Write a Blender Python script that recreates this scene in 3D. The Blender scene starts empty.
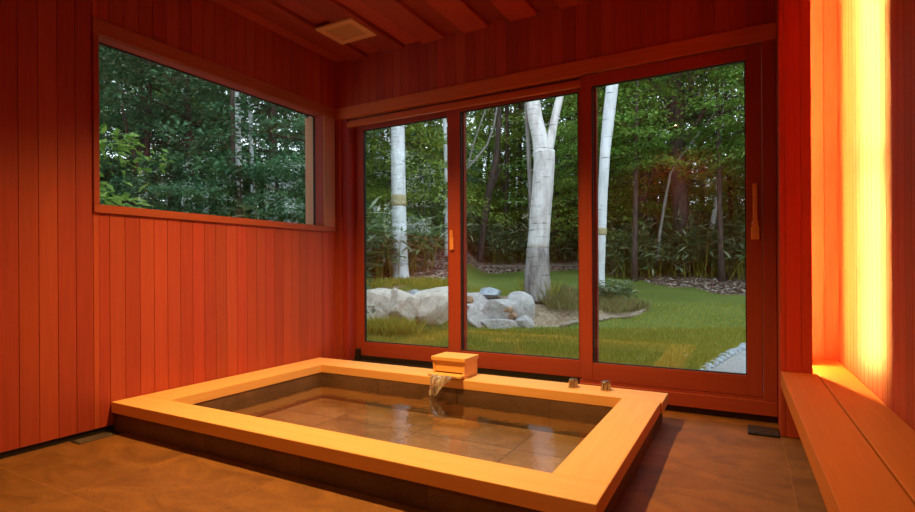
import bpy, bmesh, math, random
import numpy as np
from mathutils import Vector, Matrix
random.seed(7); RNG = np.random.default_rng(7)
PI = math.pi
sc = bpy.context.scene
COL = sc.collection
ORG = {}            # world origin of every object made here

# ------------------------------------------------------------------ camera
F, CX, CY, YAW, ROLL = 522.6, 457.6, 268.2, .503, .006
CAM = Vector((3.297, -3.669, .95))
cd = bpy.data.cameras.new('camera'); cam = bpy.data.objects.new('camera', cd); COL.objects.link(cam)
cd.sensor_width = 36; cd.lens = F * 36 / 915; cd.clip_start = .02; cd.clip_end = 300
cd.shift_x = (457.5 - CX) / 915; cd.shift_y = (CY - 256) / 915
cam.matrix_world = Matrix.Translation(CAM) @ Matrix.Rotation(YAW, 4, 'Z') @ Matrix.Rotation(PI / 2, 4, 'X') @ Matrix.Rotation(-ROLL, 4, 'Z')
sc.camera = cam
sc.view_settings.view_transform = 'Standard'; sc.view_settings.look = 'None'
sc.view_settings.exposure = 0; sc.view_settings.gamma = 1
sc.cycles.use_denoising = True
sc.cycles.max_bounces = 10; sc.cycles.diffuse_bounces = 4; sc.cycles.glossy_bounces = 4
sc.cycles.transparent_max_bounces = 24; sc.cycles.caustics_reflective = False
sc.cycles.sample_clamp_indirect = 4

def gxy(t, d):      # a place in the garden: d metres out along the axis the room looks along, t*d metres to its side
    c, s = math.cos(YAW), math.sin(YAW)
    return CAM.x + c * t * d - s * d, CAM.y + s * t * d + c * d
def td(x, y):
    c, s = math.cos(YAW), math.sin(YAW)
    X, Y = x - CAM.x, y - CAM.y
    d = -s * X + c * Y
    return (c * X + s * Y) / max(d, .1), d

# ------------------------------------------------------------------ helpers
def tag(o, label=None, cat=None, group=None, kind=None):
    if label: o['label'] = label
    if cat: o['category'] = cat
    if group: o['group'] = group
    if kind: o['kind'] = kind
    return o
def thing(name, loc, label, cat, group=None, kind=None):
    o = bpy.data.objects.new(name, None); COL.objects.link(o); o.empty_display_size = .1
    o.location = loc; ORG[o] = Vector(loc)
    return tag(o, label, cat, group, kind or 'thing')
SKEW = Matrix.Translation((3.807, -.256, 0)) @ Matrix.Rotation(.0140, 4, 'Z') @ Matrix.Translation((-3.807, .256, 0))   # the lamp wall stands a hair off square
def obj(name, bm, mat, parent=None, loc=None, smooth=False):
    """bm is in world coordinates; the object's origin is loc (else its parent's)."""
    org = Vector(loc) if loc is not None else (ORG[parent] if parent is not None else Vector((0, 0, 0)))
    bm.normal_update()
    for v in bm.verts: v.co -= org
    me = bpy.data.meshes.new(name); bm.to_mesh(me); bm.free()
    return link(name, me, mat, parent, org, smooth)
def link(name, me, mat, parent=None, org=Vector((0, 0, 0)), smooth=False):
    for m in (mat if isinstance(mat, (list, tuple)) else [mat]): me.materials.append(m)
    if smooth:
        for p in me.polygons: p.use_smooth = True
    o = bpy.data.objects.new(name, me); COL.objects.link(o)
    o.location = org - (ORG[parent] if parent is not None else Vector((0, 0, 0)))
    if parent is not None: o.parent = parent
    ORG[o] = Vector(org)
    return o
def bx(bm, x0, x1, y0, y1, z0, z1, bev=0, mi=0):
    r = bmesh.ops.create_cube(bm, size=1)
    vs = r['verts']
    for v in vs:
        v.co = Vector(((x0 + x1) / 2 + v.co.x * (x1 - x0), (y0 + y1) / 2 + v.co.y * (y1 - y0), (z0 + z1) / 2 + v.co.z * (z1 - z0)))
    fs = set(f for v in vs for f in v.link_faces)
    for f in fs: f.material_index = mi
    if bev:
        es = list(set(e for v in vs for e in v.link_edges))
        bmesh.ops.bevel(bm, geom=es, offset=bev, segments=1, affect='EDGES', profile=.5)
    return vs
def box(name, x0, x1, y0, y1, z0, z1, mat, parent=None, bev=0, loc=None):
    bm = bmesh.new(); bx(bm, x0, x1, y0, y1, z0, z1, bev); return obj(name, bm, mat, parent, loc)
def cyl(bm, x, y, z0, z1, r0, r1=None, n=20):
    m = Matrix.Translation((x, y, (z0 + z1) / 2))
    return bmesh.ops.create_cone(bm, cap_ends=True, segments=n, radius1=r0, radius2=r0 if r1 is None else r1, depth=z1 - z0, matrix=m)['verts']
def tube(bm, pts, rad, n=10, caps=True):
    pts = [Vector(p) for p in pts]; rings = []
    for i, p in enumerate(pts):
        t = (pts[min(i + 1, len(pts) - 1)] - pts[max(i - 1, 0)]).normalized()
        u = t.orthogonal() if abs(t.z) < .9 else Vector((1, 0, 0)) - t * t.x
        u = (Vector((1, 0, 0)) - t * t.x); u = u.normalized() if u.length > .1 else Vector((0, 1, 0))
        w = t.cross(u).normalized()
        rings.append([bm.verts.new(p + (u * math.cos(a) + w * math.sin(a)) * rad[i]) for a in [2 * PI * k / n for k in range(n)]])
    for a, b in zip(rings, rings[1:]):
        for k in range(n):
            f = bm.faces.new((a[k], a[(k + 1) % n], b[(k + 1) % n], b[k])); f.smooth = True
    if caps:
        bm.faces.new(rings[0][::-1]); bm.faces.new(rings[-1])
    return rings

# ------------------------------------------------------------------ materials
class N:
    def __init__(s, name):
        s.m = bpy.data.materials.new(name); s.m.use_nodes = True; s.t = s.m.node_tree
        s.t.nodes.clear(); s.out = s.t.nodes.new('ShaderNodeOutputMaterial')
    def n(s, typ, **kw):
        nd = s.t.nodes.new('ShaderNode' + typ)
        for k, v in kw.items():
            if k.startswith('_'): setattr(nd, k[1:], v)
            else:
                i = nd.inputs[int(k[1:])] if k[0] == 'i' and k[1:].isdigit() else nd.inputs[k.replace('__', ' ')]
                if isinstance(v, bpy.types.NodeSocket): s.t.links.new(v, i)
                else: i.default_value = v
        return nd
    def coord(s, scale, kind='Object'):
        c = s.n('TexCoord').outputs[kind]
        return s.n('Mapping', Vector=c, Scale=scale).outputs[0]
    def noise(s, vec, scale, detail=4, rough=.55, dist=0):
        return s.n('TexNoise', Vector=vec, Scale=scale, Detail=detail, Roughness=rough, Distortion=dist).outputs['Fac']
    def ramp(s, fac, stops):
        r = s.n('ValToRGB', Fac=fac); e = r.color_ramp.elements
        while len(e) < len(stops): e.new(.5)
        for k, (p, c) in zip(e, stops): k.position = p; k.color = (*c, 1)
        return r.outputs[0]
    def mul(s, a, b, op='MULTIPLY'):
        return s.n('Math', _operation=op, i0=a, i1=b).outputs[0]
    def rng(s, v, a, b, c, d):
        return s.n('MapRange', i0=v, i1=a, i2=b, i3=c, i4=d).outputs[0]
    def bsdf(s, **kw):
        b = s.n('BsdfPrincipled', **kw); s.t.links.new(b.outputs[0], s.out.inputs[0]); return b
    def bump(s, h, strength=.2, dist=.002):
        return s.n('Bump', Strength=strength, Distance=dist, Height=h).outputs[0]

def wood(name, ca, cb, axis, rough=.45, var=.25, hue=.012, grain=1., spec=.35):
    s = N(name)
    isl = s.n('NewGeometry').outputs['Random Per Island']
    sca = [26, 26, 26]; sca['xyz'.index(axis)] = 1.1
    c = s.n('TexCoord').outputs['Object']
    off = s.n('CombineXYZ', X=s.mul(isl, 31.), Y=s.mul(isl, 17.), Z=s.mul(isl, 23.)).outputs[0]
    c = s.n('VectorMath', _operation='ADD', i0=c, i1=off).outputs[0]
    v = s.n('Mapping', Vector=c, Scale=sca).outputs[0]
    n1 = s.noise(v, 2.2 * grain, 5, .6, .6)
    sc2 = [150, 150, 150]; sc2['xyz'.index(axis)] = 3
    n2 = s.noise(s.n('Mapping', Vector=c, Scale=sc2).outputs[0], 1.5, 2, .5)
    f = s.mul(s.mul(n1, .75), s.mul(n2, .25), 'ADD')
    col = s.ramp(f, [(.3, cb), (.68, ca)])
    hs = s.n('HueSaturation', Color=col, Value=s.rng(isl, 0, 1, 1 - var, 1 + var * .8),
             Hue=s.rng(s.n('TexWhiteNoise', _noise_dimensions='1D', W=isl).outputs[0], 0, 1, .5 - hue, .5 + hue)).outputs[0]
    s.bsdf(Base__Color=hs, Roughness=rough, Normal=s.bump(f, .12, .001), **{'Specular__IOR__Level': spec})
    return s.m
# bracketed socket names
_old = N.n
CEDAR_A, CEDAR_B = (.43, .078, .040), (.34, .053, .030)
M = {}
M['cedar_z'] = wood('cedar_upright', CEDAR_A, CEDAR_B, 'z', var=.17, hue=.004)
M['cedar_y'] = wood('cedar_ceiling', CEDAR_A, CEDAR_B, 'y', var=.32, hue=.004)
M['frame_z'] = wood('stained_frame_upright', (.37, .058, .043), (.31, .046, .035), 'z', var=.06)
M['frame_x'] = wood('stained_frame_level', (.37, .058, .043), (.31, .046, .035), 'x', var=.06)
M['trim_x'] = wood('header_wood', (.58, .15, .05), (.48, .11, .036), 'x', var=.08)
M['trim_y'] = wood('window_trim_wood', (.42, .11, .045), (.34, .08, .032), 'y', var=.08)
M['trim_z'] = wood('pale_trim_wood', (.50, .22, .13), (.42, .17, .10), 'z', var=.05)
M['hinoki_x'] = wood('pale_cypress_level', (.88, .53, .21), (.80, .45, .165), 'x', rough=.5, var=.05, grain=.6)
M['hinoki_y'] = wood('pale_cypress_deep', (.88, .53, .21), (.80, .45, .165), 'y', rough=.5, var=.05, grain=.6)
M['bench_y'] = wood('bench_wood', (.52, .19, .04), (.45, .15, .03), 'y', rough=.5, var=.06, grain=.6)
M['vent_wood'] = wood('pale_vent_wood', (.84, .50, .22), (.72, .40, .16), 'x', var=.03, grain=.6)

def stone(name, ca, cb, px=.678, py=.832, ox=.76, oy=-2.524, grout=.7, jw=.0022, rough=.38, plane='xy', spec=.4):
    s = N(name)
    c = s.n('TexCoord').outputs['Object']
    sx = s.n('SeparateXYZ', Vector=c)
    a = sx.outputs['X']; b = sx.outputs['Y'] if plane == 'xy' else sx.outputs['Z']
    def line(v, p, o):
        w = s.mul(s.mul(v, o, 'SUBTRACT'), p, 'DIVIDE')
        fr = s.n('Math', _operation='FRACT', i0=w).outputs[0]
        e = s.n('Math', _operation='ABSOLUTE', i0=s.mul(fr, .5, 'SUBTRACT')).outputs[0]   # .5 at a joint
        return s.mul(e, .5 - jw / p, 'GREATER_THAN'), s.n('Math', _operation='FLOOR', i0=w).outputs[0]
    l1, i1 = line(a, px, ox)
    if plane == 'xy':
        l2, i2 = line(b, py, oy); l = s.mul(l1, l2, 'MAXIMUM')
    else: l, i2 = l1, i1
    cell = s.n('CombineXYZ', X=i1, Y=i2).outputs[0]
    rnd = s.n('TexWhiteNoise', _noise_dimensions='3D', Vector=cell).outputs[0]
    v = s.n('Mapping', Vector=s.n('VectorMath', _operation='ADD', i0=c, i1=s.n('VectorMath', _operation='SCALE', i0=cell, Scale=3.7).outputs[0]).outputs[0], Scale=(1, 1.9, 1.9)).outputs[0]
    n1 = s.noise(v, 3.2, 9, .68, .8); n2 = s.noise(v, 60, 3, .7)
    f = s.mul(s.mul(n1, .8), s.mul(n2, .2), 'ADD')
    col = s.ramp(f, [(.36, cb), (.5, tuple((x + y) / 2 for x, y in zip(ca, cb))), (.64, ca)])
    vein = s.noise(v, 2.1, 6, .6, 2.2)
    vm = s.rng(s.n('Math', _operation='ABSOLUTE', i0=s.mul(vein, .5, 'SUBTRACT')).outputs[0], 0, .006, .35, 0)
    col = s.n('MixRGB', Fac=vm, Color1=col, Color2=(*[min(1, x * 1.6) for x in ca], 1)).outputs[0]
    hs = s.n('HueSaturation', Color=col, Value=s.rng(rnd, 0, 1, .84, 1.14)).outputs[0]
    fin = s.n('MixRGB', Fac=s.mul(l, grout), Color1=hs, Color2=(*[x * 1.25 for x in ca], 1)).outputs[0]
    if grout < 0: fin = s.n('MixRGB', Fac=s.mul(l, -grout), Color1=hs, Color2=(*[x * .35 for x in cb], 1)).outputs[0]
    s.bsdf(Base__Color=fin, Roughness=s.rng(n1, .3, .7, rough - .08, rough + .1), Normal=s.bump(f, .25, .003), **{'Specular__IOR__Level': spec})
    return s.m
ST_A, ST_B = (.27, .122, .036), (.125, .053, .016)
M['floor'] = stone('floor_tile', ST_A, ST_B, grout=.45, rough=.62, spec=.25)
M['tub_floor'] = stone('tub_floor_tile', (.34, .215, .115), (.15, .09, .045), grout=-.9, jw=.0035, rough=.5)
M['plinth'] = stone('plinth_tile', (.17, .10, .065), (.09, .05, .032), grout=-.6, plane='xz', rough=.5)

def plain(name, col, rough=.5, metal=0, noise=.0, scale=20):
    s = N(name)
    if noise:
        n1 = s.noise(s.coord((1, 1, 1)), scale, 5, .6)
        c = s.ramp(n1, [(.3, tuple(x * (1 - noise) for x in col)), (.7, tuple(min(1, x * (1 + noise)) for x in col))])
        s.bsdf(Base__Color=c, Roughness=rough, Metallic=metal, Normal=s.bump(n1, .3, .01))
    else: s.bsdf(Base__Color=(*col, 1), Roughness=rough, Metallic=metal)
    return s.m
M['dark'] = plain('dark_rubber_and_gap_shade', (.012, .009, .009), .6)
M['darkstone'] = plain('dark_curb_stone', (.05, .03, .024), .6, noise=.3)
M['chrome'] = plain('brushed_chrome', (.46, .42, .38), .28, 1)
M['steel'] = plain('drain_steel', (.10, .08, .07), .4, 1)
M['handle'] = wood('pale_handle_wood', (.82, .40, .17), (.70, .30, .12), 'z', var=.02)
M['plaster'] = plain('outer_wall', (.35, .2, .13), .8, noise=.1)

def emit(name, col, st):
    s = N(name); e = s.n('Emission', Color=(*col, 1), Strength=st); s.t.links.new(e.outputs[0], s.out.inputs[0]); return s.m
WARM = (1., .53, .14)
M['tube'] = emit('glowing_tube', (1., .37, .082), 840.)
M['lens'] = emit('downlight_lens', WARM, 6.)

def glass(name, tint=(1, 1, 1), f0=.04, rough=0, boost=1., bumpy=0):
    s = N(name)
    fac = s.n('LayerWeight', Blend=.5).outputs['Facing']
    nrm = None
    if bumpy:
        v = s.coord((1, 1, 1)); h = s.mul(s.noise(v, 9, 3, .5), s.mul(s.noise(v, 34, 2, .5), .35), 'ADD')
        nrm = s.bump(h, bumpy, .02)
        fac = s.n('LayerWeight', Blend=.5, Normal=nrm).outputs['Facing']
    p5 = s.mul(fac, 5., 'POWER')
    F_ = s.n('Math', _operation='MULTIPLY_ADD', i0=p5, i1=(1 - f0) * boost, i2=f0 * boost, _use_clamp=True).outputs[0]
    tr = s.n('BsdfTransparent', Color=(*tint, 1)); gl = s.n('BsdfGlossy', Roughness=rough, Color=(1, 1, 1, 1))
    if nrm: s.t.links.new(nrm, gl.inputs['Normal'])
    mx = s.n('MixShader', i0=F_, i1=tr.outputs[0], i2=gl.outputs[0]); s.t.links.new(mx.outputs[0], s.out.inputs[0])
    return s.m
M['glass'] = glass('window_glass', (.985, .995, .99), .045)
M['water'] = glass('still_water', (.97, .98, .97), .02, bumpy=.10)
s = N('clear_side'); tr = s.n('BsdfTransparent', Color=(1, 1, 1, 1)); s.t.links.new(tr.outputs[0], s.out.inputs[0]); M['clear'] = s.m
s = N('falling_water')
v = s.coord((70, 70, 3)); st = s.rng(s.noise(v, 1.0, 3, .6), .45, .66, .10, .8)
tr = s.n('BsdfTransparent', Color=(.97, .97, .97, 1)); gl = s.n('BsdfGlossy', Roughness=.08); df = s.n('BsdfDiffuse', Color=(.9, .9, .9, 1))
tl_ = s.n('BsdfTranslucent', Color=(.9, .9, .9, 1)); d2 = s.n('MixShader', i0=.5, i1=df.outputs[0], i2=tl_.outputs[0])
m1 = s.n('MixShader', i0=s.rng(s.n('LayerWeight', Blend=.5).outputs['Facing'], 0, 1, .06, .75), i1=tr.outputs[0], i2=gl.outputs[0])
m2 = s.n('MixShader', i0=st, i1=m1.outputs[0], i2=d2.outputs[0]); s.t.links.new(m2.outputs[0], s.out.inputs[0]); M['stream'] = s.m

# ------------------------------------------------------------------ room
XR, H, YF = 3.807, 2.825, -4.35
WZ0, WZ1, WY0, WY1 = 1.332, 2.326, -2.008, -.152      # opening of the long window
def S(o): o['kind'] = 'structure'; return o
def cut(bm): return bm
def planks_wall(bm, plane, at, thick, a0, a1, z0, z1, pitch, phase, holes=(), gap=.0017, rec=.006):
    """upright boards with open joints over a backing; plane 'x' or 'y' is the face; thick<0 goes to the negative side"""
    def put(u0, u1, v0, v1, d0, d1, bev=0):
        lo, hi = min(d0, d1), max(d0, d1)
        if plane == 'x': bx(bm, lo, hi, u0, u1, v0, v1, bev)
        else: bx(bm, u0, u1, lo, hi, v0, v1, bev)
    sgn = 1 if thick > 0 else -1
    def rects(u0, u1):
        segs = [(z0, z1)]
        for (h0, h1, k0, k1) in holes:
            if u1 > h0 + 1e-4 and u0 < h1 - 1e-4:
                segs = [q for (s0, s1) in segs for q in ((s0, min(s1, k0)), (max(s0, k1), s1)) if q[1] - q[0] > 1e-3]
        return segs
    cuts = sorted(set([a0, a1] + [h for ho in holes for h in ho[:2] if a0 < h < a1]))
    for u0, u1 in zip(cuts, cuts[1:]):
        for v0, v1 in rects(u0, u1): put(u0, u1, v0, v1, at + sgn * rec, at + thick)
    k = math.floor((a0 - phase) / pitch)
    while phase + k * pitch < a1:
        u0, u1 = max(a0, phase + k * pitch + gap / 2), min(a1, phase + (k + 1) * pitch - gap / 2); k += 1
        if u1 - u0 < .008: continue
        sub = sorted(set([u0, u1] + [h for ho in holes for h in ho[:2] if u0 + .004 < h < u1 - .004]))
        for s0, s1 in zip(sub, sub[1:]):
            for v0, v1 in rects(s0, s1): put(s0, s1, v0, v1, at, at + sgn * (rec + .002), .0015)

# floor in four pieces round the tub pit
TX0, TX1, TY0, TY1 = .262, 2.672, -1.772, -.470       # inner faces of the stone basin
bm = bmesh.new()
for r in ((0, XR, YF, TY0 - .1), (0, XR, TY1 + .1, .3), (0, TX0 - .1, TY0 - .1, TY1 + .1), (TX1 + .1, XR, TY0 - .1, TY1 + .1)):
    bx(bm, *r, -.12, 0)
floor = S(obj('floor', bm, M['floor']))
# left wall and its plain outside
bm = bmesh.new(); planks_wall(bm, 'x', 0, -.10, YF, .17, .032, H + .03, .0885, -2.393 - .0885, [(WY0, WY1, WZ0, WZ1)])
S(obj('wall_left', bm, M['cedar_z']))
S(box('baseboard_left', -.10, -.012, YF, .17, -.12, .032, M['dark']))
# back wall: the boards over the header
bm = bmesh.new(); planks_wall(bm, 'y', 0.012, .16, 0, 3.466, 2.418, H + .03, .089, .02)
S(obj('wall_back', bm, M['cedar_z']))
# right wall runs on into the lit niche
bm = bmesh.new(); planks_wall(bm, 'x', XR, .12, YF, .27, 0, H + .03, .089, 0); bm.transform(SKEW)
S(obj('wall_right', bm, M['cedar_z']))
bm = bmesh.new(); planks_wall(bm, 'y', .27, .08, 3.50, XR + .1, 0, H + .03, .089, 3.73)
S(obj('wall_niche', bm, M['cedar_z']))
bm = bmesh.new(); planks_wall(bm, 'y', YF, -.1, -.1, XR + .1, 0, H + .03, .089, 0)
S(obj('wall_front', bm, M['cedar_z']))
# boarded pillar which hides the tubes
bm = bmesh.new(); planks_wall(bm, 'y', -.256, .018, 3.466, 3.615, .004, H + .03, .0745, 3.491)
bx(bm, 3.466, 3.50, -.238, .27, .004, H + .03)
S(obj('pillar', bm, M['cedar_z']))
S(box('trim_1', 3.502, 3.60, -.236, -.226, 0, .03, M['dark']))
# ceiling: boards on boards
bm = bmesh.new(); bx(bm, -.1, XR + .12, YF - .1, .36, H + .04, H + .12)
LAMPS = ((1.46, -1.46), (2.5, -3.72))
def strip(bm, x0, x1, y0, y1, z0, z1, bev=0):
    ys = [y0] + [q for l in sorted(LAMPS, key=lambda l: l[1]) if x0 < l[0] + .05 and x1 > l[0] - .05 for q in (l[1] - .05, l[1] + .05)] + [y1]
    for a, b in zip(ys, ys[1:]):
        mid = (a + b) / 2
        hit = [l for l in LAMPS if abs(l[1] - mid) < .01 and x0 < l[0] + .05 and x1 > l[0] - .05]
        if not hit: bx(bm, x0, x1, a, b, z0, z1, bev)
        else:
            l = hit[0]
            if l[0] - .05 - x0 > .002: bx(bm, x0, l[0] - .05, a, b, z0, z1)
            if x1 - l[0] - .05 > .002: bx(bm, l[0] + .05, x1, a, b, z0, z1)
x = -.02
PITCH = .395
for k in range(-1, 10):
    r = .375 + k * PITCH
    if r > .05: strip(bm, max(0, r - .215), min(XR, r), YF, .012 if r < 3.4 else .27, H - .004, H + .042, .003)
    strip(bm, max(0, r), min(XR, r + .18), YF, .012 if r < 3.4 else .27, H + .028, H + .043)
S(obj('ceiling', bm, M['cedar_y']))

# ------------------------------------------------------------------ long window in the left wall
win = thing('window_1', (0, -1.08, WZ0), None, None, kind='structure')
o_, i_ = .012, -.006
bm = bmesh.new(); bx(bm, i_, o_, -2.040, -.012, WZ1, 2.416, .002); bx(bm, i_, o_ + .004, -2.040, -.012, 1.285, WZ0, .002)
tag(obj('trim_board', bm, M['trim_y'], win))
bm = bmesh.new(); bx(bm, i_, o_, -2.040, WY0, WZ0, WZ1, .002); obj('side_trim', bm, M['frame_z'], win)
bm = bmesh.new(); bx(bm, i_, o_, WY1, -.012, WZ0, WZ1, .002); tag(obj('side_trim', bm, M['trim_z'], win), 'paler upright trim board at the room corner')
bm = bmesh.new()
bx(bm, -.10, i_, WY0 - .02, WY1 + .02, WZ1 - .004, WZ1 + .03); bx(bm, -.10, i_, WY0 - .02, WY1 + .02, WZ0 - .03, WZ0 + .004)
obj('reveal', bm, M['frame_x'], win)
bm = bmesh.new(); bx(bm, -.10, i_, WY0 - .02, WY0 + .004, WZ0, WZ1); bx(bm, -.10, i_, WY1 - .004, WY1 + .02, WZ0, WZ1); obj('reveal', bm, M['frame_z'], win)
bm = bmesh.new()
for r in ((WY0 - .02, WY1 + .02, WZ0 - .03, WZ0 + .006), (WY0 - .02, WY1 + .02, WZ1 - .010, WZ1 + .03), (WY0 - .02, WY0 + .008, WZ0, WZ1), (WY1 - .010, WY1 + .02, WZ0, WZ1)):
    bx(bm, -.116, -.098, *r)
obj('gasket', bm, M['dark'], win)
box('pane', -.110, -.104, WY0, WY1, WZ0, WZ1, M['glass'], win)
bm = bmesh.new()
for r in ((WY0 - .05, WY1 + .05, WZ0 - .06, WZ0 - .002), (WY0 - .05, WY1 + .05, WZ1 + .05, WZ1 + .09), (WY0 - .05, WY0, WZ0, WZ1), (WY1, WY1 + .05, WZ0, WZ1)):
    bx(bm, -.22, -.117, *r)
tag(obj('outer_jamb', bm, M['trim_z'], win), 'paler weathered jamb outside the glass')

# ------------------------------------------------------------------ sliding glass doors
GZ0, GZ1 = .277, 2.228
def door(name, y0, y1, xa, g0, g1, xb, z0, z1, handle=None, hz=None):
    d = thing(name, ((xa + xb) / 2, (y0 + y1) / 2, z0), None, None, kind='structure')
    for a, b in ((xa, g0), (g1, xb)):
        bm = bmesh.new(); bx(bm, a, b, y0, y1, z0, z1, .003); obj('stile', bm, M['frame_z'], d)
    for a, b in ((z0, GZ0), (GZ1, z1)):
        bm = bmesh.new(); bx(bm, g0, g1, y0 + .001, y1 - .001, a, b, .002); obj('rail', bm, M['frame_x'], d)
    bm = bmesh.new(); ym = (y0 + y1) / 2
    for r in ((g0, g1, GZ0, GZ0 + .006), (g0, g1, GZ1 - .006, GZ1), (g0, g0 + .006, GZ0 + .006, GZ1 - .006), (g1 - .006, g1, GZ0 + .006, GZ1 - .006)):
        bx(bm, r[0], r[1], ym - .012, ym + .012, r[2], r[3])
    obj('gasket', bm, M['dark'], d)
    box('pane', g0 + .001, g1 - .001, ym - .004, ym + .004, GZ0 + .001, GZ1 - .001, M['glass'], d)
    return d
d1 = door('door_1', .135, .18, .122, .215, 1.112, 1.270, .150, 2.30)
d2 = door('door_2', .075, .12, 1.148, 1.262, 2.240, 2.372, .150, 2.30)
d3 = door('door_3', .015, .06, 2.276, 2.352, 3.304, 3.390, .152, 2.312)
# pull handle of the third door, latch of the second
def grip(d, x, y, z0, zs, z1, w):
    bm = bmesh.new(); bx(bm, x - w * .28, x + w * .28, y - .03, y - .016, zs, z1, .003)
    bx(bm, x - w * .28, x + w * .28, y - .017, y + .001, z1 - .03, z1, .002)
    h = obj('handle', bm, M['handle'], d); h['label'] = 'pale wooden pull bar'
    bm = bmesh.new(); bx(bm, x - w * .5, x + w * .5, y - .02, y + .001, z0, zs - .012, .002)
    bx(bm, x - w * .42, x + w * .42, y - .024, y + .001, zs - .012, zs + .02, .002)
    obj('latch_plate', bm, M['handle'], h)
grip(d3, 3.352, .015, 1.115, 1.205, 1.455, .044)
grip(d2, 1.190, .075, 1.100, 1.215, 1.262, .034)
# frame round the doors: header, fascia, jambs, sill
tr1 = S(box('trim_2', 0.0, 3.466, 0.0, .17, 2.318, 2.418, M['trim_x'], bev=.002))
bm = bmesh.new(); bx(bm, .115, 2.276, .028, .062, 2.245, 2.284, .003); bx(bm, .115, 2.276, .034, .068, 2.284, 2.300, .002)
S(obj('trim_3', bm, M['trim_x']))
bm = bmesh.new(); bx(bm, .115, 2.276, .066, .17, 2.302, 2.318); S(obj('trim_4', bm, M['dark']))
bm = bmesh.new(); bx(bm, -.01, .062, 0.002, .19, .10, 2.318, .002); bx(bm, .062, .12, .03, .19, .10, 2.318, .002); S(obj('trim_5', bm, M['frame_z']))
bm = bmesh.new(); bx(bm, 3.392, 3.464, .002, .19, .133, 2.318, .003); S(obj('trim_6', bm, M['frame_z']))
bm = bmesh.new(); bx(bm, 2.26, 3.464, 0, .19, .044, .132, .003); bx(bm, 2.26, 3.392, .012, .06, .132, .150)
S(obj('trim_7', bm, M['frame_x']))
bm = bmesh.new(); bx(bm, 0, 2.26, .015, .125, .05, .112); bx(bm, 0, 2.26, .125, .19, .05, .1495); bx(bm, 1.15, 2.26, .080, .125, .112, .1495); S(obj('trim_8', bm, M['dark']))  # black fill under the doors, the shade of the gap put into its colour
S(box('trim_9', 0, 3.50, .035, .19, -.1, .043, M['darkstone']))
st = tag(box('door_stop', .150, .185, .085, .132, .150, .215, M['dark'], bev=.004, loc=(.167, .108, .150)), 'small black rubber door stop at the foot of the narrow glass door', 'door stop')
bm = bmesh.new(); bx(bm, .145, .192, .078, .134, .100, .149, .003)
obj('stop_base', bm, M['dark'], st)

# ------------------------------------------------------------------ the tub
DZ, DB = .172, .107
X0, X1, Y0, Y1 = .006, 2.866, -1.950, -.222
tub = thing('soaking_tub', (1.44, -1.09, 0), 'sunken stone soaking tub rimmed by wide pale cypress boards', 'bathtub')
IX0, IX1, IY0, IY1 = .268, 2.650, -1.762, -.472
def prism(bm, pts, z0, z1, bev=.004):
    lo = [bm.verts.new((x, y, z0)) for x, y in pts]; hi = [bm.verts.new((x, y, z1)) for x, y in pts]; n = len(pts)
    fs = [bm.faces.new(lo[::-1]), bm.faces.new(hi)] + [bm.faces.new((lo[k], lo[(k + 1) % n], hi[(k + 1) % n], hi[k])) for k in range(n)]
    if bev: bmesh.ops.bevel(bm, geom=list(set(e for f in fs for e in f.edges)), offset=bev, segments=2, affect='EDGES', profile=.5)
g = .0006
bm = bmesh.new(); prism(bm, [(X0, Y0), (X1, Y0), (X1, IY0 - g), (X0, IY0 - g)], DB, DZ); obj('rim_board', bm, M['hinoki_x'], tub)
bm = bmesh.new(); prism(bm, [(X0, IY1 + g), (X1 + .012, IY1 + g), (X1 + .012, Y1), (X0, Y1)], DB, DZ); obj('rim_board', bm, M['hinoki_x'], tub)
bm = bmesh.new(); prism(bm, [(X0, IY0 + g), (IX0, IY0 + g), (IX0, IY1 - g), (X0, IY1 - g)], DB, DZ); obj('rim_board', bm, M['hinoki_y'], tub)
bm = bmesh.new(); prism(bm, [(IX1, IY0 + g), (X1, IY0 + g), (X1, IY1 - g), (IX1, IY1 - g)], DB, DZ - .001); obj('rim_board', bm, M['hinoki_y'], tub)
TZ = -.102
bm = bmesh.new(); e = .008
PX0, PX1, PY0, PY1 = X0, X1 - .02, Y0 + .016, Y1 - .02
for r in ((PX0, PX1, PY0, TY0), (PX0, PX1, TY1, PY1), (PX0, TX0, TY0, TY1), (TX1, PX1, TY0, TY1)): bx(bm, *r, TZ - .05, DB - .001)
obj('stone_basin', bm, M['plinth'], tub)
box('basin_floor', TX0, TX1, TY0, TY1, TZ - .05, TZ, M['tub_floor'], tub, loc=(0, 0, 0))
# water
WZ = .050
def water_mesh():
    bm = bmesh.new(); nx, ny = 120, 70; x0, x1, y0, y1 = TX0 + .001, TX1 - .001, TY0 + .001, TY1 - .001; sx, sy = 1.385, -.575
    g = [[None] * (ny + 1) for _ in range(nx + 1)]
    for i in range(nx + 1):
        for j in range(ny + 1):
            x = x0 + (x1 - x0) * i / nx; y = y0 + (y1 - y0) * j / ny; r = math.hypot(x - sx, (y - sy))
            z = WZ + .010 * math.exp(-(r / .06) ** 2) + .0022 * math.cos(r * 52) * math.exp(-r / .16)
            g[i][j] = bm.verts.new((x, y, z))
    for i in range(nx):
        for j in range(ny):
            f = bm.faces.new((g[i][j], g[i + 1][j], g[i + 1][j + 1], g[i][j + 1])); f.smooth = True
    be = [e for e in bm.edges if e.is_boundary]
    r = bmesh.ops.extrude_edge_only(bm, edges=be); nv = [v for v in r['geom'] if isinstance(v, bmesh.types.BMVert)]
    for v in nv: v.co.z = TZ + .002
    for f in [q for q in r['geom'] if isinstance(q, bmesh.types.BMFace)]: f.material_index = 1
    bmesh.ops.holes_fill(bm, edges=[e for e in bm.edges if e.is_boundary]); bm.faces.ensure_lookup_table()
    for f in bm.faces:
        if len(f.verts) > 4: f.material_index = 1
    return bm
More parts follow.
